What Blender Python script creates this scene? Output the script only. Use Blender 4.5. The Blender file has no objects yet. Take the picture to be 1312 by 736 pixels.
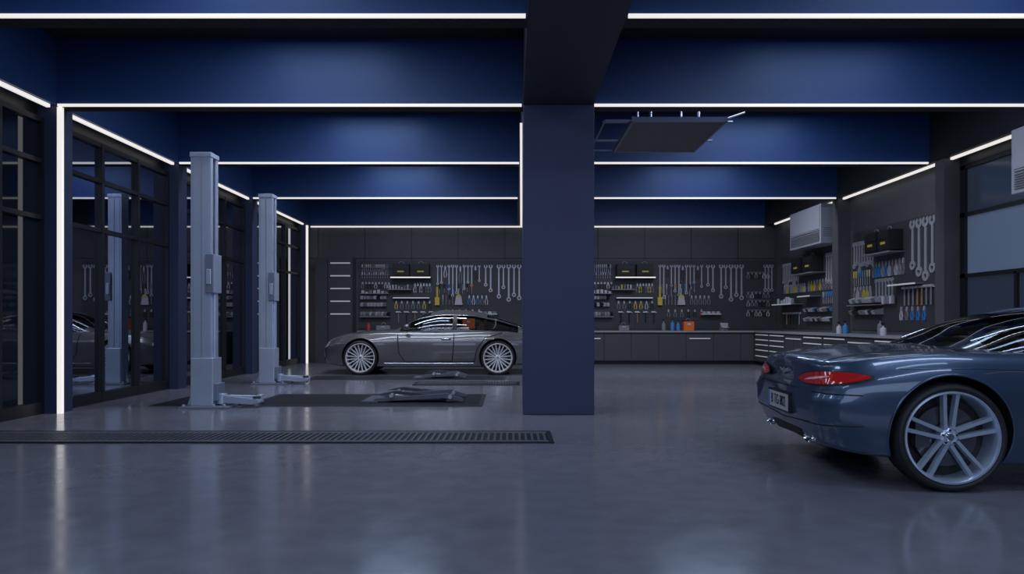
import bpy, math, random, bmesh
import numpy as np
from mathutils import Vector, Matrix
from mathutils.bvhtree import BVHTree
random.seed(7)
S=bpy.context.scene
COL=S.collection
S.view_settings.view_transform='Standard'

# ------------------------------------------------------------ materials
def mat(name,color,rough=0.5,metal=0.0,spec=0.5,coat=0.0,emit=None,es=0.0,ior=None,noise=0.0,nscale=8.0,bump=0.0,rvar=0.0):
    m=bpy.data.materials.new(name); m.use_nodes=True
    nt=m.node_tree; b=nt.nodes['Principled BSDF']
    b.inputs['Base Color'].default_value=(*color,1)
    b.inputs['Roughness'].default_value=rough
    b.inputs['Metallic'].default_value=metal
    b.inputs['Specular IOR Level'].default_value=spec
    b.inputs['Coat Weight'].default_value=coat
    b.inputs['Coat Roughness'].default_value=0.04
    if ior: b.inputs['IOR'].default_value=ior
    if emit:
        b.inputs['Emission Color'].default_value=(*emit,1); b.inputs['Emission Strength'].default_value=es
    if noise>0 or bump>0 or rvar>0:
        tc=nt.nodes.new('ShaderNodeTexCoord'); n=nt.nodes.new('ShaderNodeTexNoise')
        n.inputs['Scale'].default_value=nscale; n.inputs['Detail'].default_value=6
        nt.links.new(tc.outputs['Object'],n.inputs['Vector'])
        if noise>0:
            r=nt.nodes.new('ShaderNodeValToRGB')
            r.color_ramp.elements[0].position=.3; r.color_ramp.elements[1].position=.7
            r.color_ramp.elements[0].color=(*[c*(1-noise) for c in color],1)
            r.color_ramp.elements[1].color=(*[min(1,c*(1+noise)) for c in color],1)
            nt.links.new(n.outputs['Fac'],r.inputs['Fac']); nt.links.new(r.outputs['Color'],b.inputs['Base Color'])
        if rvar>0:
            mr=nt.nodes.new('ShaderNodeMapRange'); mr.inputs[1].default_value=.3; mr.inputs[2].default_value=.7
            mr.inputs[3].default_value=max(.02,rough-rvar); mr.inputs[4].default_value=rough+rvar
            nt.links.new(n.outputs['Fac'],mr.inputs[0]); nt.links.new(mr.outputs[0],b.inputs['Roughness'])
        if bump>0:
            bp=nt.nodes.new('ShaderNodeBump'); bp.inputs['Strength'].default_value=bump; bp.inputs['Distance'].default_value=.01
            nt.links.new(n.outputs['Fac'],bp.inputs['Height']); nt.links.new(bp.outputs['Normal'],b.inputs['Normal'])
    return m
def glassmat(name,tint,base=.06):
    m=bpy.data.materials.new(name); m.use_nodes=True; nt=m.node_tree; nt.nodes.clear()
    o=nt.nodes.new('ShaderNodeOutputMaterial'); mx=nt.nodes.new('ShaderNodeMixShader'); t=nt.nodes.new('ShaderNodeBsdfTransparent'); g=nt.nodes.new('ShaderNodeBsdfGlossy')
    t.inputs[0].default_value=(*tint,1); g.inputs['Color'].default_value=(.9,.93,1,1); g.inputs['Roughness'].default_value=.02
    lw=nt.nodes.new('ShaderNodeLayerWeight'); lw.inputs['Blend'].default_value=.2
    ad=nt.nodes.new('ShaderNodeMath'); ad.operation='ADD'; ad.use_clamp=True; ad.inputs[1].default_value=base
    nt.links.new(lw.outputs['Fresnel'],ad.inputs[0]); nt.links.new(ad.outputs[0],mx.inputs[0]); nt.links.new(t.outputs[0],mx.inputs[1]); nt.links.new(g.outputs[0],mx.inputs[2]); nt.links.new(mx.outputs[0],o.inputs['Surface'])
    return m
M={}
M['floor']=mat('polished_concrete',(0.19,0.19,0.225),.16,spec=.8,noise=.09,nscale=4.5,rvar=.035)
M['blue']=mat('blue_paint',(0.015,0.051,0.17),.5,noise=.04,nscale=3)
M['colblue']=mat('column_blue_paint',(0.029,0.041,0.105),.5,noise=.04,nscale=3)
M['pier']=mat('pier_navy_paint',(0.026,0.037,0.088),.5)
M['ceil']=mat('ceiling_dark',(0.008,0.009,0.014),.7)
M['under']=mat('beam_underside',(0.03,0.032,0.05),.6)
M['wall']=mat('wall_charcoal',(0.075,0.074,0.082),.55,noise=.06,nscale=4)
M['seam']=mat('seam_black',(0.008,0.008,0.01),.6)
M['peg']=mat('pegboard_dark',(0.045,0.045,0.051),.5,noise=.05,nscale=5)
M['led']=mat('led_emitter',(.5,.5,.5),.5,emit=(1,.95,.90),es=.80)
M['ledlow']=mat('led_shelf',(.5,.5,.5),.5,emit=(1,.96,.9),es=.7)
M['glass']=mat('dark_glass',(0.36,0.39,0.45),.015,metal=1)
M['glassd']=mat('dark_glass_plain',(0.008,0.012,0.02),.03,ior=1.6)
M['frost']=mat('frosted_glass_glow',(0.09,0.12,0.18),.3,emit=(.2,.28,.45),es=.19)  # emission stands in for light coming through from outside
M['frost2']=mat('tinted_glass_glow',(0.02,0.03,0.055),.15,emit=(.2,.28,.45),es=.05)  # same outside light put in as a weaker emission
M['frame']=mat('frame_black',(0.01,0.011,0.014),.4)
M['cab']=mat('cabinet_grey',(0.06,0.061,0.069),.4,noise=.04,nscale=3)
M['top']=mat('countertop_grey',(0.3,0.3,0.33),.35)
M['handle']=mat('handle_white_glow',(0.7,0.7,0.72),.35,metal=.3,emit=(.8,.8,.85),es=.18)  # slight emission brightens handles and shelf edges, which are no lamps
M['steel']=mat('brushed_steel',(0.54,0.55,0.58),.35,metal=.5)
M['chrome']=mat('chrome',(0.75,0.78,0.82),.12,metal=1)
M['lift']=mat('lift_silver_paint',(0.52,0.59,0.74),.26,metal=.4,noise=.05,nscale=5)
M['liftd']=mat('lift_dark_paint',(0.22,0.25,0.33),.4,metal=.3)
M['pit']=mat('pit_dark_steel',(0.012,0.014,0.019),.55,metal=.2)
M['arm']=mat('arm_grey_paint',(0.05,0.055,0.075),.5,metal=.2)
M['armd']=mat('arm_light_paint',(0.12,0.13,0.165),.5,metal=.2)
M['grate']=mat('grate_steel',(0.15,0.16,0.19),.4,metal=.5)
M['black']=mat('matte_black',(0.012,0.012,0.014),.5)
M['rubber']=mat('tyre_rubber',(0.016,0.017,0.02),.6,bump=.1,nscale=60)
M['yellow']=mat('yellow_plastic',(0.65,0.47,0.06),.4)
M['orange']=mat('orange_plastic',(0.75,0.16,0.03),.4)
M['red']=mat('red_plastic',(0.4,0.04,0.03),.4)
M['bluep']=mat('blue_plastic',(0.06,0.22,0.5),.35)
M['white']=mat('white_plastic',(0.5,0.51,0.54),.35)
M['grey']=mat('grey_plastic',(0.2,0.2,0.22),.45)
M['wood']=mat('tool_wood',(0.3,0.17,0.08),.5,noise=.2,nscale=20)
M['panel']=mat('hung_panel_grey',(0.12,0.115,0.118),.4,metal=.2)
M['ac']=mat('ac_casing',(0.36,0.38,0.44),.35)
M['tail']=mat('taillamp_red',(0.36,0.012,0.014),.1,coat=1,emit=(.8,.03,.03),es=.07)
M['taill']=mat('taillamp_clear',(0.75,0.45,0.48),.15,coat=1,emit=(.9,.5,.5),es=.10)
M['lampg']=mat('headlamp_glass',(0.6,0.63,0.68),.08,coat=1)
M['carglass']=glassmat('car_glass',(.60,.64,.66))
M['leather']=mat('seat_leather',(0.13,0.095,0.07),.5)
M['roof']=mat('car_roof_black',(0.012,0.014,0.02),.15,coat=1)
M['paintb']=mat('car_paint_blue',(0.055,0.092,0.16),.30,metal=.45,coat=1)
M['paintg']=mat('car_paint_grey',(0.14,0.14,0.148),.33,metal=.45,coat=1)
M['well']=mat('wheel_well_black',(0.006,0.006,0.007),.8)
M['rimb']=mat('alloy_rim_blue',(0.62,0.72,0.86),.25,metal=.6)
M['rims']=mat('alloy_rim',(0.85,0.85,0.86),.3,metal=.3)
M['disc']=mat('brake_disc',(0.14,0.15,0.17),.35,metal=.8)

# ------------------------------------------------------------ mesh builder
class MB:
    def __init__(s): s.v=[];s.f=[];s.m=[];s.mats=[];s.M=Matrix.Identity(4)
    def mi(s,k):
        if k not in s.mats: s.mats.append(k)
        return s.mats.index(k)
    def add(s,vs,fs,k):
        o=len(s.v); i=s.mi(k)
        s.v+= [tuple(s.M@Vector(p)) for p in vs]
        for f in fs: s.f.append([o+a for a in f]); s.m.append(i)
    def box(s,x0,x1,y0,y1,z0,z1,k):
        s.add([(x0,y0,z0),(x1,y0,z0),(x1,y1,z0),(x0,y1,z0),(x0,y0,z1),(x1,y0,z1),(x1,y1,z1),(x0,y1,z1)],
              [(3,2,1,0),(4,5,6,7),(0,1,5,4),(1,2,6,5),(2,3,7,6),(3,0,4,7)],k)
    def cyl(s,p0,p1,r,k,n=12,r2=None):
        p0=Vector(p0);p1=Vector(p1);r2=r if r2 is None else r2
        d=(p1-p0).normalized(); a=d.orthogonal().normalized(); b=d.cross(a)
        vs=[];
        for p,q in ((p0,r),(p1,r2)):
            for i in range(n):
                t=2*math.pi*i/n; vs.append(p+a*math.cos(t)*q+b*math.sin(t)*q)
        fs=[(i,(i+1)%n,n+(i+1)%n,n+i) for i in range(n)]+[tuple(range(n-1,-1,-1)),tuple(range(n,2*n))]
        s.add(vs,fs,k)
    def prism(s,poly,y0,y1,k):
        n=len(poly)
        vs=[(p[0],y0,p[1]) for p in poly]+[(p[0],y1,p[1]) for p in poly]
        fs=[(i,(i+1)%n,n+(i+1)%n,n+i) for i in range(n)]+[tuple(range(n-1,-1,-1)),tuple(range(n,2*n))]
        s.add(vs,fs,k)
    def arc(s,cx,cz,r0,r1,a0,a1,y0,y1,k,n=12):
        vs=[];fs=[]
        for i in range(n+1):
            t=math.radians(a0+(a1-a0)*i/n); c,q=math.cos(t),math.sin(t)
            vs+=[(cx+r0*c,y0,cz+r0*q),(cx+r1*c,y0,cz+r1*q),(cx+r1*c,y1,cz+r1*q),(cx+r0*c,y1,cz+r0*q)]
        for i in range(n):
            a=4*i;b=a+4
            fs+=[(a,a+1,b+1,b),(a+1,a+2,b+2,b+1),(a+2,a+3,b+3,b+2),(a+3,a,b,b+3)]
        fs+=[(0,3,2,1),(4*n,4*n+1,4*n+2,4*n+3)]
        s.add(vs,fs,k)
    def revolve(s,prof,k,n=48,closed=False):  # axis Y ; prof (r,y)
        vs=[];m=len(prof);fs=[]
        for i in range(n):
            t=2*math.pi*i/n
            for r,y in prof: vs.append((r*math.cos(t),y,r*math.sin(t)))
        for i in range(n):
            j=(i+1)%n
            for a in range(m if closed else m-1):
                b=(a+1)%m
                fs.append((i*m+a,i*m+b,j*m+b,j*m+a))
        s.add(vs,fs,k)
    def build(s,name,parent=None,bevel=0,smooth=True,loc=None,rot=None):
        me=bpy.data.meshes.new(name); me.from_pydata(s.v,[],s.f); me.update()
        for k in s.mats: me.materials.append(M[k])
        me.polygons.foreach_set('material_index',s.m)
        if smooth:
            me.shade_smooth(); me.set_sharp_from_angle(angle=math.radians(32))
        o=bpy.data.objects.new(name,me); COL.objects.link(o)
        if parent: o.parent=parent
        if loc: o.location=loc
        if rot: o.rotation_euler=rot
        if bevel:
            b=o.modifiers.new('bevel','BEVEL'); b.width=bevel; b.segments=2; b.limit_method='ANGLE'
        return o
def empty(name,loc=(0,0,0),rot=(0,0,0)):
    e=bpy.data.objects.new(name,None); e.location=loc; e.rotation_euler=rot; e.empty_display_size=.2
    COL.objects.link(e); return e
def boxobj(name,b,k,bevel=0,parent=None):
    m=MB(); m.box(*b,k); return m.build(name,parent,bevel,smooth=False)

# ------------------------------------------------------------ room shell
EYE=1.25; XL=-6.36; XR=8.0; YB=21.4; YF=-3.0; ZC=5.07; ZL=4.17
boxobj('floor',(XL-.3,XR+.3,YF-.3,YB+.3,-.2,0),'floor')
boxobj('ceiling',(XL-.3,XR+.3,YF-.3,YB+.3,ZC,ZC+.2),'ceil')
boxobj('wall_front',(XL-.3,XR+.3,YF-.3,YF,0,ZC),'wall')
m=MB(); m.box(XL-.3,XR+.3,YB,YB+.3,0,ZC,'wall')
for x in np.arange(-5.9,8,1.42): m.box(x-.008,x+.008,YB-.006,YB,0,ZL,'seam')
m.box(XL,XR,YB-.006,YB,3.16,3.18,'seam'); m.box(XL,XR,YB-.012,YB,ZL+.03,ZC,'blue')
m.build('wall_back',smooth=False)
BY=[-.2,3.5,6.72,9.49,12.95,16.63]
bt=.22
m=MB(); m.box(XL-.25,-6.15,YF,YB,ZL,ZC,'blue')
m.box(XL-.25,XL-.05,YF,YB,4.0,ZL,'frame')
for y in BY+[20.95]: m.box(XL-.25,-6.15,y,y+.34,0,ZL,'pier')
m.build('wall_left',smooth=False)
m=MB()
m.box(XR,XR+.25,12.55,YB,0,ZL,'wall')
m.box(XR,XR+.25,YF,12.55,0,.9,'wall'); m.box(XR,XR+.25,YF,12.55,4.0,ZL,'frame')
m.build('wall_right',smooth=False)
boxobj('trim_1',(7.7,XR+.25,YF,YB-.015,ZL,ZC),'ceil')
for y in BY:
    if y==12.95: boxobj('wall_pilaster',(7.72,XR,12.55,12.82,.975,ZL),'wall')
    else: boxobj('wall_pilaster',(7.72,XR,y,y+.3,.975 if y>12 else 0,ZL),'wall')
for y in BY:
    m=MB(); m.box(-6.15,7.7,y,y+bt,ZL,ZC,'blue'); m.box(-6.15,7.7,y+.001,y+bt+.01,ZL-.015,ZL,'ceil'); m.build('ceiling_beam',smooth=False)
m=MB(); m.box(.15,1.09,YF,YB-.015,ZL-.02,ZC-.001,'under'); m.build('ceiling_beam_longitudinal',smooth=False)
m=MB(); m.box(.15,1.10,9.38,10.2,0,ZL-.02,'colblue'); m.build('structural_column',bevel=.01,smooth=False)
def led(b,name='led_strip_light'): return boxobj(name,b,'led')
for y in BY[1:]:
    led((-6.12,.13,y-.035,y-.001,ZL-.02,ZL+.012)); led((1.11,7.66,y-.035,y-.001,ZL-.02,ZL+.012))
led((-6.12,7.66,YB-.06,YB-.02,ZL-.06,ZL-.022))
ys=BY+[20.95]
for a,b in zip(ys[:-1],ys[1:]):
    led((-6.25,-6.2,a+.36,b-.06,ZL-.045,ZL-.002))
    a2=a+.34 if a!=12.95 else 12.88
    led((7.80,7.85,a2,(b-.06) if b!=12.95 else 12.5,ZL-.045,ZL-.002))
m=MB(); ya,yb_=10.25,YB-.1; z0,z1=ZL-.06,ZL-.022
m.add([(.115,ya,z0),(.16,ya,z0),(.31,yb_,z0),(.25,yb_,z0),(.115,ya,z1),(.16,ya,z1),(.31,yb_,z1),(.25,yb_,z1)],[(3,2,1,0),(4,5,6,7),(0,1,5,4),(1,2,6,5),(2,3,7,6),(3,0,4,7)],'led'); m.build('led_strip_light',smooth=False)
led((-6.149,-6.085,9.49,9.54,0,ZL-.02)); led((-6.149,-6.09,20.95,21.0,0,ZL-.05))

def window_left(i,a,b):
    m=MB(); m.box(XL-.04,XL-.02,a,b,.02,4.0,'glass' if a>9 else 'glassd')
    n=3; fw=.045
    for j in range(n+1):
        y=a+(b-a)*j/n; m.box(XL-.05,XL+.04,max(a,y-fw/2-.01),min(b,y+fw/2+.01),0,4.0,'frame')
    for z,h in ((0,.16),(2.62,.06),(3.38,.06),(3.93,.07)): m.box(XL-.05,XL+.035,a,b,z,z+h,'frame')
    m.build('window_%d'%i,smooth=False)
k=1
for a,b in zip(ys[:-1],ys[1:]):
    window_left(k,a+.34,b); k+=1
for a,b in ((BY[1]+.3,BY[2]),(BY[2]+.3,BY[3]),(BY[3]+.3,12.55)):
    m=MB()
    m.box(XR+.05,XR+.07,a,b,3.15,4.0,'frost2'); m.box(XR+.05,XR+.07,a,b,2.05,3.15,'frost'); m.box(XR+.05,XR+.07,a,b,.9,2.05,'frost2')
    for z in (.9,2.02,3.10,3.94): m.box(XR,XR+.1,a,b,z,z+.07,'frame')
    for y in (a,b-.14): m.box(XR,XR+.1,y,y+.14,.9,4.0,'frame')
    m.box(XR,XR+.1,(a+b)/2-.03,(a+b)/2+.03,.9,2.05,'frame')
    m.build('window_%d'%k,smooth=False); k+=1

# ------------------------------------------------------------ cabinets
m=MB()
X0,X1,Y0=-4.45,7.0,20.3
m.box(X0,XR-.01,Y0+.03,YB-.02,.1,.93,'cab'); m.box(X0,XR-.01,Y0+.1,YB-.02,0,.1,'black')
m.box(X0-.02,XR-.01,Y0-.03,YB-.02,.93,.97,'top')
m.box(X0,X1,Y0-.001,Y0+.03,.885,.925,'seam')
x=X0; i=0
while x<X1-.3:
    wd=.79; m.box(x+.008,min(x+wd,X1)-.008,Y0,Y0+.03,.12,.88,'cab')
    if i in (8,12,): m.box(x+.1,x+wd-.1,Y0-.03,Y0,.74,.765,'handle')
    x+=wd;i+=1
m.build('back_base_cabinet',bevel=0,smooth=False)
m=MB(); XF=7.0
ya,yb=12.5,20.26
m.box(XF+.03,XR-.01,ya,yb,.1,.93,'cab'); m.box(XF+.1,XR-.01,ya,yb,0,.1,'black'); m.box(XF-.03,XR-.01,ya-.02,yb,.93,.97,'top')
y=ya;i=0
while y<yb-.3:
    L=1.105
    if i%3!=1:
        zz=[.12,.30,.47,.62,.76,.90]
        for a,b in zip(zz[:-1],zz[1:]):
            m.box(XF,XF+.03,y+.01,y+L-.01,a+.006,b-.006,'cab'); m.box(XF-.02,XF,y+.08,y+L-.08,b-.045,b-.02,'handle')
    else:
        m.box(XF,XF+.03,y+.01,y+L/2-.005,.12,.9,'cab'); m.box(XF,XF+.03,y+L/2+.005,y+L-.01,.12,.9,'cab')
        m.box(XF-.02,XF,y+.1,y+L-.1,.80,.825,'handle')
    y+=L;i+=1
m.build('side_base_cabinet',smooth=False)
m=MB()
m.box(-5.85,-4.74,20.85,YB-.02,0,3.16,'cab')
m.box(-5.475,-5.46,20.84,20.85,.05,3.1,'seam')
m.box(-5.45,-4.76,20.83,20.85,.05,3.1,'cab')
for z in np.linspace(1.45,2.96,5): m.box(-5.38,-4.8,20.80,20.83,z,z+.035,'handle')
m.build('tall_tool_cabinet',smooth=False)

# ------------------------------------------------------------ tools
def wrench(m,u,v,L,k='steel',s=1.0):
    w=.02*s*(.6+L*.5)
    m.prism([(u-w,v-L*.9),(u+w,v-L*.9),(u+w*.8,v-.06),(u-w*.8,v-.06)],-.03,-.012,k)
    r=.05*s*(.6+L*.5)
    m.arc(u,v-L*.93,r*.5,r*1.05,0,360,-.035,-.008,k,12)
    m.arc(u,v-.02,r*.45,r*1.1,-240,60,-.035,-.008,k,10)
def screwdriver(m,u,v,L,k):
    m.cyl((u,-.04,v),(u,-.04,v-L*.45),.022,k,8,.017); m.cyl((u,-.04,v-L*.45),(u,-.04,v-L),.008,'steel',6)
def pliers(m,u,v,L,k):
    for q in (-1,1):
        m.prism([(u+q*.005,v-L*.3),(u+q*.03,v-L*.36),(u+q*.055,v-L*.7),(u+q*.035,v-L),(u+q*.015,v-L),(u+q*.03,v-L*.7)][::q],-.04,-.015,k)
        m.prism([(u,v),(u+q*.022,v-L*.1),(u+q*.026,v-L*.3),(u,v-L*.36)][::q],-.04,-.015,'steel')
def hammer(m,u,v,L,k='wood'):
    m.cyl((u,-.04,v),(u,-.04,v-L),.016,k,8,.02)
    m.cyl((u-.08,-.04,v-.02),(u+.05,-.04,v-.02),.03,'steel',10); m.prism([(u+.05,v),(u+.05,v-.04),(u+.11,v-.05)],-.055,-.025,'steel')
def drawerbox(m,u0,u1,v0,v1,d=.26):
    m.box(u0,u1,-d,-.01,v0,v1,'black')
    m.box(u0+.02,u1-.02,-d-.015,-d,v0+.03,v0+(v1-v0)*.5,'seam')
    m.box(u0+(u1-u0)*.3,u0+(u1-u0)*.7,-d-.02,-d-.015,v0+(v1-v0)*.3,v0+(v1-v0)*.42,'yellow')
    m.box(u0+.02,u1-.02,-d-.015,-d,v0+(v1-v0)*.56,v1-.03,'black')
    m.arc((u0+u1)/2,v1,.07,.09,0,180,-d*.6,-d*.6+.02,'grey',8)
def bins(m,u0,u1,v,n,cols,h=.12):
    w=(u1-u0)/n
    for i in range(n):
        a=u0+i*w+.008;b=u0+(i+1)*w-.008; k=random.choice(cols)
        m.add([(a,-.01,v),(b,-.01,v),(b,-.12,v),(a,-.12,v),(a,-.01,v+h),(b,-.01,v+h),(b,-.16,v+h*.6),(a,-.16,v+h*.6)],
              [(3,2,1,0),(4,5,6,7),(0,1,5,4),(1,2,6,5),(2,3,7,6),(3,0,4,7)],k)
def shelf(m,u0,u1,v,d=.2,k='ledlow'):
    m.box(u0,u1,-d,-.005,v,v+.02,'grey'); m.box(u0,u1,-d-.012,-d,v-.006,v+.026,k)
R=random.choice
def board_main(u_off=0):
    m=MB()
    m.M=Matrix.Translation((u_off,YB-.015,0))
    m.box(-.08,4.92,-.012,-.002,1.02,3.1,'peg')
    for u in (1.57,3.25): m.box(u-.006,u+.006,-.014,-.01,1.02,3.1,'seam')
    for i in range(14): screwdriver(m,.05+i*.06,2.98,.22+.08*random.random(),R(['grey','white','steel','black','white']))
    m.box(0,.88,-.07,-.01,2.88,2.9,'grey')
    for i in range(12): screwdriver(m,.05+i*.07,2.74,.18,R(['grey','white','steel','bluep']))
    m.box(0,.88,-.07,-.01,2.65,2.67,'grey')
    for i in range(9): pliers(m,.06+i*.1,2.45,.2,R(['grey','black','steel','black']))
    drawerbox(m,1.0,1.5,2.62,2.98); drawerbox(m,1.6,2.1,2.62,2.98); shelf(m,.95,2.15,2.56,.3,'led')
    for i in range(12):
        u=2.34+i*.115; L=.45+.6*random.random()
        if i%4==2: pliers(m,u,2.95,.35+.2*random.random(),R(['grey','steel','black']))
        else: wrench(m,u,2.95,L,'steel',.85)
    for i in range(8):
        screwdriver(m,2.4+i*.14,2.38,.22+.14*random.random(),R(['grey','white','black','orange','bluep']))
    for i,(u,L) in enumerate([(3.80,.62),(3.95,.8),(4.2,1.0),(4.34,.7),(4.5,1.1),(4.66,.95),(4.82,1.05)]): wrench(m,u,2.94,L,'steel',1.15)
    m.cyl((2.33,-.06,2.3),(2.33,-.06,1.98),.035,'yellow',8); m.box(2.26,2.40,-.1,-.02,1.74,1.98,'yellow')
    m.cyl((2.98,-.05,2.25),(2.98,-.05,2.02),.02,'steel',8); m.prism([(2.9,2.02),(3.06,2.02),(3.1,1.75),(2.86,1.75)],-.08,-.03,'white')
    m.prism([(2.93,2.06),(3.03,2.06),(3.03,1.98),(2.93,1.98)],-.09,-.03,'yellow')
    for i in range(5): pliers(m,3.3+i*.13,2.05,.3,R(['grey','grey','bluep','steel']))
    for i in range(4): screwdriver(m,2.5+i*.1,2.05,.3,R(['grey','white','black']))
    shelf(m,.85,1.55,2.20,.2,'grey')
    for i in range(7):
        u=.9+i*.09; m.cyl((u,-.1,2.22),(u,-.1,2.22+.06+.1*random.random()),.03,R(['yellow','white','grey','steel']),8)
    for i in range(6): pliers(m,1.65+i*.09,2.42,.3,R(['yellow','grey','steel','black']))
    shelf(m,1.0,2.1,1.95,.14,'handle')
    for i in range(7): pliers(m,1.08+i*.17,1.88,.26,R(['yellow','grey','white','black']))
    bins(m,0,.8,1.92,8,['grey','white','steel','black']); bins(m,0,.8,1.70,8,['grey','white','black','white'],.12)
    bins(m,0,.9,1.42,10,['grey','white','black','steel']); shelf(m,0,.9,1.38,.16,'grey')
    for i in range(7): m.box(.04+i*.12,.12+i*.12,-.12,-.03,2.1,2.14+.08*random.random(),R(['white','grey','steel']))
    m.box(0,.88,-.14,-.01,2.08,2.1,'grey')
    for i in range(5): hammer(m,1.15+i*.25,1.55,.34,R(['wood','black','grey','black']))
    for i in range(6): pliers(m,2.6+i*.2,1.62,.25,R(['bluep','grey','red','black']))
    m.box(3.55,4.15,-.2,-.02,1.45,1.49,'white')
    for i in range(4): m.box(3.6+i*.14,3.7+i*.14,-.16,-.05,1.49,1.55,R(['white','steel','grey']))
    return m
m=board_main(-4.6); m.build('tool_pegboard',smooth=False)
m=board_main(2.16)
m.M=Matrix.Translation((7.1,YB-.015,0))
m.box(0,.85,-.012,-.002,1.02,3.1,'peg')
for v in (2.75,2.15,1.9,1.6):
    for i in range(6): pliers(m,.08+i*.12,v,.2,R(['grey','steel','black','white']))
    m.box(.02,.75,-.07,-.01,v-.02,v,'grey')
for i in range(3): wrench(m,.6+i*.1,2.95,.8)
m.build('tool_pegboard',smooth=False)

RW=Matrix.Rotation(-math.pi/2,4,'Z')
m=MB(); m.M=Matrix.Translation((XR-.005,20.85,0))@RW
m.box(.05,3.85,-.012,-.002,1.05,3.1,'peg')
drawerbox(m,1.5,2.1,2.55,2.95,.3); drawerbox(m,2.25,2.85,2.55,2.95,.3); shelf(m,1.4,2.95,2.5,.34,'grey')
for i in range(10): wrench(m,.2+i*.12,2.9,.5+.3*random.random())
for i in range(6): wrench(m,3.05+i*.13,2.95,.75,'steel',1.2)
shelf(m,.2,1.6,1.72,.35,'handle'); shelf(m,1.9,2.7,1.9,.3,'handle')
for i in range(8): m.cyl((.3+i*.15,-.2,1.74),(.3+i*.15,-.2,1.84+.1*random.random()),.045,R(['white','grey','steel','steel']),8)
for i in range(12): pliers(m,.3+i*.13,2.3,.25,R(['grey','steel','yellow','white','bluep']))
for i in range(10): pliers(m,2.0+i*.17,2.35,.3,R(['grey','steel','yellow','bluep']))
for i in range(8): screwdriver(m,2.9+i*.1,2.0,.3,R(['grey','steel','orange','bluep']))
bins(m,1.9,3.6,1.5,12,['grey','white','black','bluep']); bins(m,1.9,3.6,1.25,12,['grey','white','black','white'])
for i in range(6): hammer(m,.3+i*.22,1.5,.34,R(['wood','black','grey']))
m.build('tool_pegboard',smooth=False)
m=MB(); m.M=Matrix.Translation((XR-.005,16.58,0))@RW
m.box(.1,3.45,-.012,-.002,1.05,3.3,'peg')
drawerbox(m,1.25,1.75,2.72,3.14,.3); drawerbox(m,1.8,2.25,2.72,3.14,.3); shelf(m,1.2,2.3,2.67,.32,'grey')
for i in range(8): wrench(m,.22+i*.12,3.05,.5+.2*random.random(),'steel',1.2)
for i,L in enumerate((.9,1.05,1.15,1.0)): wrench(m,2.6+i*.22,3.2,L,'steel',1.7)
for i in range(8): screwdriver(m,.25+i*.1,2.4,.34,R(['bluep','yellow','grey','white']))
for i in range(6): pliers(m,.25+i*.14,2.05,.3,R(['grey','steel','yellow','white']))
for i in range(10): pliers(m,1.1+i*.13,2.55,.34,R(['grey','steel','grey','white','bluep']))
for i in range(6): wrench(m,1.2+i*.13,2.15,.42,'steel',1.1)
for i in range(7): hammer(m,2.35+i*.15,1.95,.38,R(['wood','black','grey']))
shelf(m,2.0,3.0,1.98,.2,'handle')
m.box(.2,1.5,-.2,-.01,1.60,1.62,'grey')
bins(m,.2,1.5,1.66,9,['white','grey','steel','white'],.14); bins(m,.2,1.5,1.40,9,['grey','white','steel','black'],.14)
for i in range(5): pliers(m,2.2+i*.2,1.55,.28,R(['grey','white','bluep']))
for i in range(5): m.cyl((1.6+i*.1,-.08,1.62),(1.6+i*.1,-.08,1.78),.035,R(['white','steel','grey']),8)
m.build('tool_pegboard',smooth=False)

ZT=.971
def bottle(x,y,k,h=.32,r=.06):
    m=MB(); m.M=Matrix.Rotation(math.pi/2,4,'X'); m.revolve([(0.001,0),(r,0),(r,h*.6),(r*.9,h*.7),(r*.35,h*.8),(r*.35,h)],k,16); m.M=Matrix.Identity(4)
    m.cyl((0,0,h-.01),(0,0,h+.03),r*.42,'black',12); m.box(-.05,.02,-.012,.012,h+.02,h+.045,'black')
    return m.build('spray_bottle',loc=(x,y,ZT))
def storage_box(x,y,k,w=.3,h=.32,d=.25):
    m=MB(); m.box(-w/2,w/2,-d/2,d/2,0,h*.82,k); m.box(-w/2-.01,w/2+.01,-d/2-.01,d/2+.01,h*.82,h*.9,'black')
    m.arc(0,h*.9,.05,.07,0,180,-.015,.015,'grey',8)
    m.box(-.05,.05,-d/2-.015,-d/2,h*.5,h*.65,'white'); return m.build('plastic_storage_box',bevel=.006,loc=(x,y,ZT),smooth=False)
# bottle() revolve maps +Y to +Z through the X rotation above
bottle(4.75,20.8,'bluep'); bottle(4.92,20.8,'bluep',.28); bottle(4.5,20.85,'grey',.3); bottle(-1.9,20.8,'white')
storage_box(5.2,20.75,'orange',.3,.34); storage_box(-1.27,20.75,'orange',.36,.46); storage_box(3.3,20.8,'grey',.3,.2)
bottle(-4.25,20.8,'red',.26); storage_box(-3.8,20.8,'grey',.4,.2); storage_box(-2.6,20.8,'grey',.3,.22)
bottle(-.9,20.8,'grey',.3); bottle(7.4,14.0,'white',.2); bottle(7.5,14.3,'grey',.3); bottle(7.5,16.1,'white',.22); bottle(7.5,15.8,'bluep',.25)
m=MB(); m.box(-.1,.1,-.12,.12,0,.05,'grey'); m.box(-.06,.06,-.1,.16,.05,.16,'grey'); m.box(-.1,.1,-.06,-.02,.16,.23,'steel'); m.box(-.1,.1,-.14,-.1,.1,.23,'steel')
m.cyl((0,-.28,.1),(0,-.1,.1),.02,'steel'); m.cyl((-.1,-.27,.1),(.1,-.27,.1),.01,'steel'); m.build('bench_vise',loc=(6.2,20.62,ZT),bevel=.006)

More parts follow.
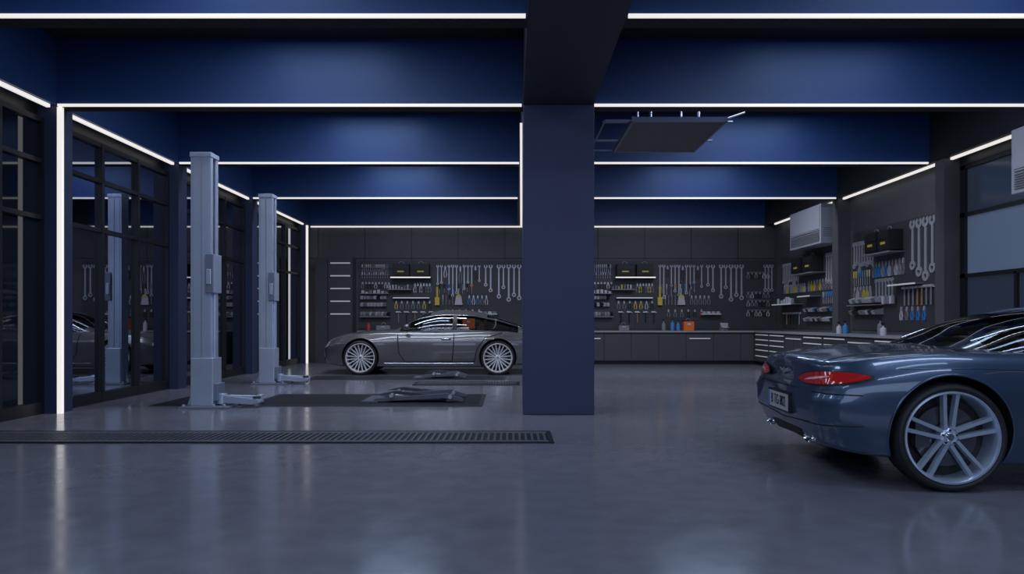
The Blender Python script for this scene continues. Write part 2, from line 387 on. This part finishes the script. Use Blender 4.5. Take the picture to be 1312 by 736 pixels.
# ------------------------------------------------------------ AC units
def ac(y0,y1,dz=.015):
    m=MB(); a,b=7.5,(XR-.002 if y0>12 else 7.98)
    m.M=Matrix.Translation((0,0,dz))
    m.box(a,b,y0,y1,3.14,4.1,'ac')
    m.box(a-.015,a,y0+.06,y1-.06,3.5,4.04,'ac')
    for i in range(7): m.box(a-.02,a-.002,y0+.08,y1-.08,3.2+i*.035,3.215+i*.035,'grey')
    m.box(a-.03,a-.002,y0+.08,y1-.08,3.46,3.48,'steel')
    for i in range(5): m.box(a+.06,b-.08,y0-.006,y0,3.3+i*.05,3.32+i*.05,'grey')
    m.build('wall_air_conditioner',bevel=.02,smooth=False)
ac(17.05,18.95); ac(9.82,10.55)

# hung panel
m=MB(); z=EYE+2.85-.06
m.M=Matrix.Translation((.07,0,.04))
m.box(1.64,2.96,9.95,11.7,z,z+.04,'panel')
for x in (1.62,2.94): m.box(x,x+.035,9.9,11.72,z-.01,z+.06,'liftd')
for y in (9.92,11.69): m.box(1.62,2.97,y,y+.035,z-.01,z+.06,'liftd')
for y in (10.25,11.3): m.cyl((1.25,y,z+.08),(3.15,y,z+.08),.018,'liftd')
for x in (1.95,2.65):
    for y in (10.25,11.3): m.cyl((x,y,z+.06),(x,y,ZC-.05),.02,'lift')
m.cyl((1.25,9.95,z+.02),(1.25,11.7,z+.02),.012,'liftd'); m.cyl((1.25,11.7,z+.02),(1.7,11.7,z+.02),.012,'liftd'); m.cyl((1.25,9.95,z+.02),(1.7,9.95,z+.02),.012,'liftd')
m.cyl((2.97,9.95,z+.04),(3.2,9.85,z+.1),.014,'steel')
m.build('ceiling_hung_panel')

# ------------------------------------------------------------ floor drains / pits / lifts
def drain(name,x0,x1,y0,y1,n):
    m=MB()
    m.box(x0,x1,y0,y1,.0,.004,'black')
    t=.05
    for b in ((x0-t,x1+t,y0-t,y0),(x0-t,x1+t,y1,y1+t),(x0-t,x0,y0,y1),(x1,x1+t,y0,y1)): m.box(*b,0,.014,'pit')
    for i in range(n):
        x=x0+(x1-x0)*(i+.5)/n; q=(x1-x0)/n*.2; m.box(x-q,x+q,y0+.08,y1-.08,.002,.012,'grate')
    m.box(x0,x1,y0,y0+.08,.002,.012,'armd'); m.box(x0,x1,y1-.08,y1,.002,.012,'armd')
    m.build(name,smooth=False)
drain('floor_drain_grate',XL+.1,.38,7.23,7.88,100)
drain('floor_drain_grate',-1.9,.1,13.75,14.35,40)
def scissor(name,x0,x1,y0,y1,ax0,ax1,s=1):
    m=MB(); m.box(x0,x1,y0,y1,0,.006,'pit')
    for b in ((x0-.06,x1+.06,y0-.06,y0),(x0-.06,x1+.06,y1,y1+.06),(x0-.06,x0,y0,y1),(x1,x1+.06,y0,y1)): m.box(*b,0,.012,'arm')
    yc=(y0+y1)/2
    for dy in (-.35*s,.3*s):
        y=yc+dy
        m.prism([(ax0,.015),(ax0+.05,.06),(ax1-.25,.14),(ax1,.06),(ax1,.02),(ax1-.3,.07)],y,y+.09,'armd')
        m.prism([(ax0+.1,.12),(ax0+.35,.17),(ax1-.1,.07),(ax1-.1,.03),(ax0+.35,.12)],y+.1,y+.18,'arm')
        m.cyl((ax0+.3,y-.03,.11),(ax0+.3,y+.2,.11),.03,'steel'); m.cyl((ax1-.2,y-.03,.09),(ax1-.2,y+.2,.09),.03,'steel')
    m.box(ax0+.2,ax1-.3,yc-.3*s,yc+.3*s,.03,.045,'arm'); m.box(ax0-.15,ax0+.1,yc-.4*s,yc+.45*s,.008,.03,'armd')
    m.cyl((ax0+.3,yc,.08),(ax1-.5,yc,.07),.025,'steel')
    m.build(name,smooth=False)
scissor('scissor_lift_platform',-3.9,-.5,10.35,11.9,-2.15,-.75)
scissor('scissor_lift_platform',-4.4,-.2,15.0,15.95,-2.0,-1.0,.6)
m=MB(); m.box(-5.35,-4.85,10.35,11.6,0,.006,'pit'); m.build('floor_access_plate',smooth=False)

def post(name,x,y,H,w=.29,d=.26):
    e=empty(name,(x,y,0))
    m=MB(); h=w/2; s=w*.54
    m.box(-h,-h+s,-d/2,d/2,.03,H-.06,'lift')
    m.box(-h+s,h-.02,-d/2+.0,-d/2+.05,.03,H-.06,'lift'); m.box(-h+s,h-.02,d/2-.05,d/2,.03,H-.06,'lift')
    m.box(h-.02,h,-d/2,-d/2+.08,.03,H-.06,'lift'); m.box(h-.02,h,d/2-.08,d/2,.03,H-.06,'lift')
    m.box(-h+s,h-.04,-d/2+.06,d/2-.06,.05,H-.1,'liftd')
    m.box(-h+s-.004,-h+s+.006,-d/2-.004,-d/2,.1,H-.1,'liftd')
    m.box(-h+.03,-h+.036,-d/2-.003,-d/2,.1,H-.1,'liftd')
    m.build('mast',e,bevel=.008,smooth=False)
    m=MB(); m.box(-h-.012,h+.012,-d/2-.012,d/2+.012,H-.07,H,'lift'); m.box(-h+.06,h-.06,-.08,.08,H,H+.015,'liftd')
    m.build('head_cap',e,bevel=.01,smooth=False)
    m=MB(); m.box(-h-.12,h+.3,-d/2-.12,d/2+.12,0,.03,'liftd')
    for a in (-h-.07,h+.07,h+.22):
        for b in (-d/2-.07,d/2+.07): m.cyl((a,b,.03),(a,b,.06),.025,'steel',6)
    m.prism([(-h-.1,.03),(-h,.03),(-h,.3)],-.02,.02,'lift')
    m.build('base_plate',e,bevel=.005,smooth=False)
    m=MB(); m.box(h-.07,h+.05,-d/2-.035,-d/2-.004,1.66,2.22,'liftd'); m.box(h,h+.05,-d/2,d/2,1.66,2.22,'lift')
    m.box(h-.05,h+.02,-d/2-.05,-d/2-.035,1.78,2.0,'lift'); m.box(h+.0,h+.03,-.05,.05,.3,1.66,'lift')
    m.build('carriage',e,bevel=.008,smooth=False)
    m=MB(); m.box(-h+.01,h+.04,-d/2-.025,d/2+.025,.03,.72,'lift'); m.box(h,h+.1,-d/2,d/2,.1,.35,'liftd')
    m.build('foot_housing',e,bevel=.01,smooth=False)
    m=MB()
    m.cyl((h+.12,-.02,.05),(h+.12,-.02,.2),.07,'lift',16)
    m.M=Matrix.Translation((h+.12,0,0))@Matrix.Rotation(math.radians(-10),4,'Z')
    m.prism([(0,.07),(.5,.05),(.62,.08),(.62,.12),(.45,.14),(0,.18)],-.07,.03,'lift')
    m.cyl((.55,-.02,.03),(.55,-.02,.15),.05,'liftd',16); m.cyl((.55,-.02,.15),(.55,-.02,.165),.06,'black',16)
    m.M=Matrix.Translation((h+.12,0,0))@Matrix.Rotation(math.radians(38),4,'Z')
    m.prism([(0,.07),(.5,.05),(.6,.08),(.6,.12),(.45,.14),(0,.18)],-.05,.05,'lift')
    m.cyl((.55,0,.03),(.55,0,.15),.05,'steel',16)
    m.build('swing_arms',e,bevel=.006)
post('vehicle_lift_post',-4.485,10.25,3.69)
post('vehicle_lift_post',-4.885,14.05,3.78,.27,.25)

# ------------------------------------------------------------ cars
def herm(xs,ys,x):
    xs=np.array(xs,float);ys=np.array(ys,float);n=len(xs)
    d=np.diff(ys)/np.diff(xs); t=np.zeros(n); t[0]=d[0];t[-1]=d[-1]
    for i in range(1,n-1):
        t[i]=0 if d[i-1]*d[i]<=0 else 2*d[i-1]*d[i]/(d[i-1]+d[i])
    i=int(np.clip(np.searchsorted(xs,x)-1,0,n-2)); h=xs[i+1]-xs[i]; s=(x-xs[i])/h
    return (2*s**3-3*s*s+1)*ys[i]+(s**3-2*s*s+s)*h*t[i]+(-2*s**3+3*s*s)*ys[i+1]+(s**3-s*s)*h*t[i+1]
def catmull(P,n):
    out=[];N=len(P)
    for i in range(N-1):
        p0=P[max(i-1,0)];p1=P[i];p2=P[i+1];p3=P[min(i+2,N-1)]
        for j in range(n):
            t=j/n
            l=np.linalg.norm(p2-p1)
            def tan(a,b,c):
                d1=np.linalg.norm(b-a)+1e-6; d2=np.linalg.norm(c-b)+1e-6
                return ((b-a)/d1*d2+(c-b)/d2*d1)/(d1+d2)
            m1=tan(p0,p1,p2) if i>0 else (p2-p1)/(l+1e-6); m2=tan(p1,p2,p3) if i<N-2 else (p2-p1)/(l+1e-6)
            m1=m1*l;m2=m2*l
            out.append((2*t**3-3*t*t+1)*p1+(t**3-2*t*t+t)*m1+(-2*t**3+3*t*t)*p2+(t**3-t*t)*m2)
    out.append(P[-1]); return out
XK=  [-.97,-.955,-.90,-.78,-.5, 0,  .6, 1.4, 2.4, 3.2, 3.7, 3.95,4.08,4.15]
TOPK=[.90, .93,  .965,.985,1.02,1.055,1.07,1.08,1.07,1.02,.96, .90, .82, .72]
SHK= [.80, .84,  .885,.92, .96,1.0, .985,.97,.97,.94, .87, .80, .72, .64]
WSH= [.58, .66,  .74, .82, .90, .95,.92, .90, .90, .90, .83, .72, .60, .45]
WMK= [.70, .79,  .87, .95,1.01,1.05,1.01,1.0, 1.0, 1.04,.97, .85, .70, .50]
WSK= [.64, .73,  .81, .89, .95,.98, .97, .97, .97, .98, .90, .78, .64, .46]
ZBK= [.34, .30,  .27, .25, .23,.21, .18, .18, .18, .19, .2,  .22, .26, .32]
AX=(0.0,3.2); RW_=.40
def smooth01(t): t=max(0,min(1,t)); return t*t*(3-2*t)
def car(name,loc,yaw,paint,coupe,rim,wheel_style):
    e=empty(name,loc,(0,0,yaw))
    xs=[-.97,-.965,-.955,-.94,-.92,-.90,-.87,-.83,-.78]+list(np.linspace(-.7,3.7,74))+[3.76,3.82,3.88,3.93,3.98,4.02,4.06,4.09,4.11,4.13,4.145,4.15]
    rings=[]
    for x in xs:
        g=lambda K: herm(XK,K,x)
        t,sh,wsh,wm,ws,zb=g(TOPK),g(SHK),g(WSH),g(WMK),g(WSK),g(ZBK); zm=.60
        P=[(0,zb),(ws*.85,zb),(ws*.985,zb+.03),(ws,zb+.08),(wm-.25*(wm-ws),.46),(wm,zm+.04),(wm*.985,zm+.55*(sh-zm)),(wsh+.015,sh-.03),(wsh-.02,sh+.005),(wsh*.86,sh+.4*(t-sh)),(wsh*.5,t-.018),(0,t)]
        P=[np.array(p,float) for p in P]
        half=catmull(P,4)
        ring=[]
        for y,z in half: ring.append([x,y,z])
        for y,z in half[-2:0:-1]: ring.append([x,-y,z])
        for p in ring:
            wgt=smooth01((-.45-p[0])/.45); z=p[2]
            dx=np.interp(z,[.2,.34,.5,.64,.72,.86,.93,1.0],[.10,.02,-.05,-.055,.0,.015,-.02,0])
            p[0]+=wgt*dx
            wf=smooth01((p[0]-3.5)/.5); p[0]+=wf*np.interp(z,[.2,.35,.6,.8,1.],[-.03,.02,0,-.04,-.1])
            if coupe and p[0]<-.44: p[0]=-.44+(p[0]+.44)*.80
        rings.append(ring)
    n=len(rings[0]); vs=[tuple(p) for r in rings for p in r]; fs=[]
    for i in range(len(rings)-1):
        for j in range(n):
            k=(j+1)%n; fs.append((i*n+j,i*n+k,(i+1)*n+k,(i+1)*n+j))
    fs.append(tuple(range(n-1,-1,-1))); fs.append(tuple((len(rings)-1)*n+j for j in range(n)))
    me=bpy.data.meshes.new('body'); me.from_pydata(vs,[],fs)
    bm=bmesh.new(); bm.from_mesh(me); bmesh.ops.recalc_face_normals(bm,faces=bm.faces); bm.to_mesh(me); bm.free()
    me.materials.append(M[paint]); me.materials.append(M['well'])
    bvh=BVHTree.FromPolygons([Vector(v) for v in vs],fs)
    if coupe:
        gx=[.08,.17,.41,.68,.95,1.2,1.5,1.9,2.5]; gz=[1.0,1.045,1.15,1.265,1.335,1.375,1.39,1.32,1.05]; gw=[.66,.70,.80,.85,.865,.87,.87,.85,.76]
    else:
        gx=[-.80,-.4,.2,.75,1.3,1.75,2.5]; gz=[1.03,1.21,1.41,1.52,1.53,1.45,1.05]; gw=[.70,.80,.86,.88,.88,.87,.76]
    for p in me.polygons:
        c=p.center
        if gx[0]+.12<c.x<gx[-1]-.12 and c.z>.9 and abs(c.y)<herm(gx,gw,c.x)*.93: p.material_index=1
    body=bpy.data.objects.new('body',me); COL.objects.link(body)
    cm=MB(); cm.mats=[paint,'well']
    for ax in AX:
        for q in (-1,1): cm.cyl((ax,q*.66,RW_+.02),(ax,q*1.3,RW_+.02),.435,'well',64)
    cut=cm.build('cut',smooth=False)
    bmo=body.modifiers.new('b','BOOLEAN'); bmo.operation='DIFFERENCE'; bmo.object=cut; bmo.solver='EXACT'
    dg=bpy.context.evaluated_depsgraph_get(); nm=bpy.data.meshes.new_from_object(body.evaluated_get(dg))
    body.modifiers.clear(); body.data=nm; nm.shade_smooth(); nm.set_sharp_from_angle(angle=math.radians(38))
    bpy.data.objects.remove(cut); body.parent=e
    st=np.linspace(gx[0],gx[-1],72); nt=30; zb=.93
    gm=MB(); grid=[]
    for x in st:
        zr=herm(gx,gz,x); wb=herm(gx,gw,x); row=[]
        for j in range(2*nt+1):
            th=math.pi*j/(2*nt); c,s=math.cos(th),math.sin(th)
            row.append((x,-wb*math.copysign(abs(c)**.88,c),zb+(zr-zb)*max(s,0)**.86))
        grid.append(row)
    gv=[p for r in grid for p in r]; nn=2*nt+1
    groups={}
    bp=(.96,1.07) if not coupe else (.92,.97)
    x0s,x1s=((-.48,2.3) if not coupe else (.42,2.25))
    xr=(gx[0]+ (1.05 if not coupe else .95)); xf=1.62 if not coupe else 1.7
    for i in range(len(st)-1):
        xc=(st[i]+st[i+1])/2
        for j in range(2*nt):
            a=min(j,2*nt-1-j)*3+1.5
            k='roof' if coupe else paint
            if 8<a<48 and x0s<xc<x1s:
                k='carglass'
                if bp[0]<xc<bp[1]: k='black'
            if a>53 and (xc<xr or xc>xf): k='carglass'
            groups.setdefault(k,[]).append((i*nn+j,(i+1)*nn+j,(i+1)*nn+j+1,i*nn+j+1))
    gm.v=list(gv)
    for k,F in groups.items():
        for f in F: gm.f.append(list(f)); gm.m.append(gm.mi(k))
    g=gm.build('greenhouse',e)
    g.data.set_sharp_from_angle(angle=math.radians(60))
    sm=MB()
    for sx,sz in ((1.25,1.26),(.45,1.2)) if not coupe else ((1.3,1.20),(.85,1.12)):
        for sy in (-.4,.4):
            sm.prism([(sx-.12,1.0),(sx+.1,1.0),(sx-.02,sz),(sx-.14,sz)],sy-.23,sy+.23,'leather')
            sm.box(sx-.14,sx-.05,sy-.12,sy+.12,sz,sz+.09,'leather')
    sm.build('seats',e,bevel=.02)
    sm=MB(); sm.box(1.95,2.3,-.66,.66,1.0,1.09,'leather'); sm.build('dashboard',e,bevel=.02)
    sm=MB(); sm.revolve([(.16,-.015),(.19,-.015),(.19,.015),(.16,.015)],'black',24,True); sm.box(-.17,.17,-.01,.01,-.03,.03,'black')
    sm.build('steering_wheel',e,loc=(1.85,.38,1.08),rot=(math.radians(20),0,math.radians(90)))
    def tube(nm_,pts,r,k):
        cu=bpy.data.curves.new(nm_,'CURVE'); cu.dimensions='3D'; cu.bevel_depth=r; cu.bevel_resolution=2
        sp=cu.splines.new('POLY'); sp.points.add(len(pts)-1)
        for p,q in zip(sp.points,pts): p.co=(*q,1)
        cu.materials.append(M[k]); o=bpy.data.objects.new(nm_,cu); COL.objects.link(o); o.parent=e
    for jj in (16,2*nt-16):
        tube('window_trim',[Vector(grid[i][jj])*1.0+Vector((0,0,.002)) for i in range(len(st)) if x0s-.05<st[i]<x1s+.05],.007,'chrome')
    def side(x,z,q,off=.002):
        h=bvh.ray_cast(Vector((x,q*3,z)),Vector((0,-q,0)))
        return h[0]+h[1]*off if h[0] else None
    def sline(nm_,pts,r,k,q,n=12):
        out=[]
        for (a,b),(c,d) in zip(pts[:-1],pts[1:]):
            for i in range(n):
                p=side(a+(c-a)*i/n,b+(d-b)*i/n,q)
                if p: out.append(p)
        p=side(*pts[-1],q)
        if p: out.append(p)
        if len(out)>1: tube(nm_,out,r,k)
    for q in (-1,1):
        if coupe:
            sline('door_gap',[(.62,.985),(.58,.8),(.62,.5),(.75,.32),(2.2,.30),(2.32,.5),(2.35,.95)],.005,'seam',q)
        else:
            sline('door_gap',[(1.02,.965),(1.03,.7),(1.06,.32),(2.15,.30),(2.3,.5),(2.34,.95)],.010,'seam',q)
            sline('door_gap',[(-.1,.98),(.3,.86),(.48,.62),(.55,.32),(1.06,.30)],.010,'seam',q)
        sline('sill_trim',[(.55,.27),(2.65,.27)],.012,'chrome' if not coupe else 'seam',q)
        sline('character_crease',[(-.35,.90),(.2,.905),(1.2,.86),(2.3,.83)],.003,paint,q)
        for hx in ((1.2,.2) if not coupe else (.85,)):
            p=side(hx,.83,q,.02)
            hm=MB(); hm.box(-.11,.11,-.014,.014,-.016,.016,'chrome'); hm.build('door_handle',e,bevel=.008,loc=p)
        for ax in AX:
            pts=[]
            for a in np.linspace(-20,200,50):
                x=ax+.44*math.cos(math.radians(a)); z=RW_+.02+.44*math.sin(math.radians(a))
                p=side(x,z,q,.0)
                if p: pts.append(p)
            tube('arch_lip',pts,.009,paint)
        mm=MB(); mm.revolve([(0.001,-.09),(.05,-.08),(.075,-.03),(.08,.03),(.07,.07),(.001,.075)],paint,16)
        mo=mm.build('door_mirror',e,loc=(2.12,q*1.03,1.12),rot=(0,0,math.radians(90))); mo.scale=(1.3,.8,.85)
        ms=MB(); ms.cyl((2.12,q*.9,1.02),(2.12,q*1.0,1.1),.02,'black'); ms.build('mirror_stalk',e)
    def patch(nm_,cx,a0,a1,zc,hh,k,off=.008,n=28,m_=6,yo=0):
        V=[];F=[]
        for i in range(n+1):
            t=i/n; a=math.radians(a0+(a1-a0)*t); d=Vector((math.cos(a),math.sin(a),0))
            for j in range(m_+1):
                z=zc(t)+hh(t)*(2*j/m_-1); o=Vector((cx,yo,z))
                h=bvh.ray_cast(o+d*3,-d)
                p=h[0]+h[1]*off if h[0] else o+d
                V.append(p)
        for i in range(n):
            for j in range(m_): F.append((i*(m_+1)+j,(i+1)*(m_+1)+j,(i+1)*(m_+1)+j+1,i*(m_+1)+j+1))
        pm=MB(); pm.add(V,F,k); o=pm.build(nm_,e); o.data.set_sharp_from_angle(angle=3.1); return o
    alm=lambda p,h: (lambda t: h*max(.04,math.sin(math.pi*min(max(t,0),1)))**p)
    for q in (-1,1):
        A=(213,255) if q<0 else (147,105)
        patch('tail_lamp',-.3,A[0],A[1],lambda t:.785+.045*t,alm(.55,.047),'tail',.012)
        patch('tail_lamp_trim',-.3,A[0]-q*-1.5*1,A[1]+(-q)*1.5,lambda t:.785+.045*t,alm(.5,.057),'black',.005)
        patch('tail_lamp_inner',-.3,A[0]-q*9,A[1]+q*16,lambda t:.785+.035*t,alm(.6,.008),'taill',.016)
        B=(300,325) if q<0 else (60,35)
        patch('headlamp',3.5,B[0],B[1],lambda t:.70,alm(.4,.075),'lampg',.008)
    patch('front_grille',3.5,-20,20,lambda t:.58,lambda t:.14,'black',.006); patch('lower_grille',3.5,-40,40,lambda t:.36,lambda t:.04,'black',.006)
    patch('rear_diffuser',-.3,146,214,lambda t:.32,lambda t:.04,'black',.006)
    for zz in (.70,.42):
        pts=[]
        for i in range(61):
            a=math.radians(108+144*i/60); d=Vector((math.cos(a),math.sin(a),0)); o=Vector((-.3,0,zz+(.05*abs(i-30)/30 if zz<.5 else 0)))
            h=bvh.ray_cast(o+d*3,-d)
            if h[0] and h[0].x<-.47: pts.append(h[0]+h[1]*.001)
        tube('bumper_gap',pts,.005,'seam')
    for q in (-1,1):
        pts=[]
        for x in np.linspace(-.80,-.25,14):
            h=bvh.ray_cast(Vector((x,q*.66,2)),Vector((0,0,-1)))
            if h[0]: pts.append(h[0]+h[1]*.001)
        tube('boot_gap',pts,.004,'seam')
        h=bvh.ray_cast(Vector((-3,q*.50,.31)),Vector((1,0,0)))
        ex=MB(); ex.revolve([(.065,-.02),(.075,-.03),(.082,-.02),(.082,.12),(.06,.12),(.06,0),(.065,-.02)],'chrome',24); ex.revolve([(.001,.06),(.06,.06)],'black',24)
        eo=ex.build('exhaust_tip',e,loc=(h[0].x+.01,q*.50,.31),rot=(0,0,math.radians(-90))); eo.scale=(1.25,1,.5)
    h=bvh.ray_cast(Vector((-3,0,.56)),Vector((1,0,0))); px=h[0].x-.02
    pm=MB(); pm.box(px-.01,px+.03,-.28,.28,.475,.645,'black'); pm.box(px-.014,px-.01,-.265,.265,.49,.63,'white')
    pm.box(px-.0165,px-.014,.225,.265,.49,.63,'bluep')
    pm.build('licence_plate',e,smooth=False)
    tx=bpy.data.curves.new('plate_text','FONT'); tx.body='B TG 802'; tx.size=.125; tx.align_x='CENTER'; tx.align_y='CENTER'; tx.extrude=.001
    tx.materials.append(M['black']); to=bpy.data.objects.new('plate_text',tx); COL.objects.link(to); to.parent=e
    to.location=(px-.017,-.015,.56); to.rotation_euler=(math.radians(90),0,math.radians(-90)); to.scale=(.78,1,1)
    h=bvh.ray_cast(Vector((-3,0,.82)),Vector((1,0,0))); bx=h[0].x-.008
    bm_=MB(); bm_.cyl((bx,0,.82),(bx+.02,0,.82),.03,'chrome',20)
    for q in (-1,1): bm_.add([(bx,q*.03,.835),(bx,q*.12,.85),(bx,q*.1,.82),(bx,q*.03,.81)],[(0,1,2,3)],'chrome')
    bm_.build('rear_badge',e)
    wm=MB()
    wm.revolve([(.336,-.12),(.346,-.138),(.362,-.146),(.38,-.140),(.394,-.118),(.40,-.08),(.40,.08),(.394,.115),(.37,.146),(.33,.12)],'rubber',72)
    wm.revolve([(.342,-.128),(.339,-.142),(.326,-.144),(.318,-.130),(.312,-.10),(.305,-.04),(.30,.09),(.32,.125)],rim,72)
    wm.revolve([(.001,.02),(.305,.02)],'black',48)
    wm.revolve([(.10,-.035),(.225,-.035),(.225,-.01),(.10,-.01)],'disc',48,True)
    wm.box(-.23,-.13,-.07,.0,-.08,.1,'disc')
    wm.revolve([(.001,-.105),(.028,-.105),(.034,-.098),(.045,-.1),(.065,-.09),(.075,-.05),(.08,.0)],rim,32)
    wm.revolve([(.001,-.110),(.024,-.110),(.028,-.105)],'chrome',24)
    def spoke(a_h,a_r,w0,w1,y0,y1,rh=.05,rr=.325):
        c0=Vector((math.cos(a_h),0,math.sin(a_h)))*rh; c1=Vector((math.cos(a_r),0,math.sin(a_r)))*rr
        d=(c1-c0).normalized(); n_=Vector((-d.z,0,d.x)); cm_=(c0+c1)/2; ym=(y0+y1)/2+.004
        V=[]
        for c,w_,y in ((c0,w0,y0),(cm_,(w0+w1)/2*.92,ym),(c1,w1,y1)):
            for sx,yy in ((-1,y+.04),(-.7,y),(.7,y),(1,y+.04)): V.append(c+n_*w_*sx+Vector((0,yy,0)))
        F=[]
        for b in (0,4):
            for i in range(4): j=(i+1)%4; F.append((b+i,b+j,b+4+j,b+4+i))
        wm.add(V,F,rim)
    for i in range(5 if wheel_style=='five' else 10):
        if wheel_style=='five':
            a=math.radians(90+72*i)
            spoke(a-.42,a-.145,.019,.019,-.095,-.122,.062); spoke(a+.42,a+.145,.019,.019,-.095,-.122,.062)
            wm.cyl((math.cos(a)*.05,-.105,math.sin(a)*.05),(math.cos(a)*.05,-.09,math.sin(a)*.05),.008,'black',8)
        else:
            a=math.radians(90+36*i)
            spoke(a,a-.17,.013,.014,-.09,-.12); spoke(a,a+.17,.013,.014,-.09,-.12)
    base=None
    for ax in AX:
        for q in (-1,1):
            if base is None: o=wm.build('wheel',e,loc=(ax,q*.885,RW_)); base=o
            else:
                o=bpy.data.objects.new('wheel',base.data); COL.objects.link(o); o.parent=e; o.location=(ax,q*.885,RW_)
            if q>0: o.rotation_euler=(0,0,math.pi)
    am=MB()
    for ax in AX: am.cyl((ax,-.8,RW_),(ax,.8,RW_),.04,'black')
    am.build('axles',e)
    return e
car('parked_coupe',(3.27,6.13,0),math.radians(-3.5),'paintb',True,'rimb','five')
car('parked_sedan',(-.33,17.33,0),math.pi,'paintg',False,'rims','multi')

# ------------------------------------------------------------ lights
def area(name,loc,sx,sy,power,color=(.62,.74,1),rot=(0,0,0)):
    l=bpy.data.lights.new(name,'AREA'); l.shape='RECTANGLE'; l.size=sx; l.size_y=sy; l.energy=power; l.color=color
    o=bpy.data.objects.new(name,l); o.location=loc; o.rotation_euler=rot; COL.objects.link(o); return o
for i,(a,b) in enumerate(zip(BY,BY[1:]+[YB])):
    P=[55,60,60,90,95,130][i]
    col=(.62,.74,1) if i<2 else (.80,.86,1)
    if i<5:
        for x,sx in ((-2.6,1.6),(4.4,2.0)):
            area('hidden_bay_fill',(x,b-.85,ZC-.03),sx,.4,P*.27,(.55,.75,1))  # added lamp, out of view, brightens the next beam face
    for x,sx in ((-2.8,3.2),(4.4,3.6)): area('hidden_bay_fill',(x,a+.55,ZC-.03),sx,.4,P*.86,col)  # added lamp hidden behind the beam to light the floor
area('added_front_fill',(0.5,-2.6,2.9),9,2.6,140,(.6,.72,1),(math.radians(82),0,0))  # added fill behind the camera; no window stands there
W=bpy.data.worlds.new('world'); S.world=W; W.use_nodes=True
W.node_tree.nodes['Background'].inputs[0].default_value=(.03,.05,.11,1); W.node_tree.nodes['Background'].inputs[1].default_value=.5

# ------------------------------------------------------------ camera
c=bpy.data.cameras.new('camera'); c.sensor_width=36; c.lens=900/1312*36; c.shift_y=44/1312; c.clip_end=100
co=bpy.data.objects.new('camera',c); co.location=(0,0,EYE); co.rotation_euler=(math.radians(90),0,0); COL.objects.link(co)
S.camera=co
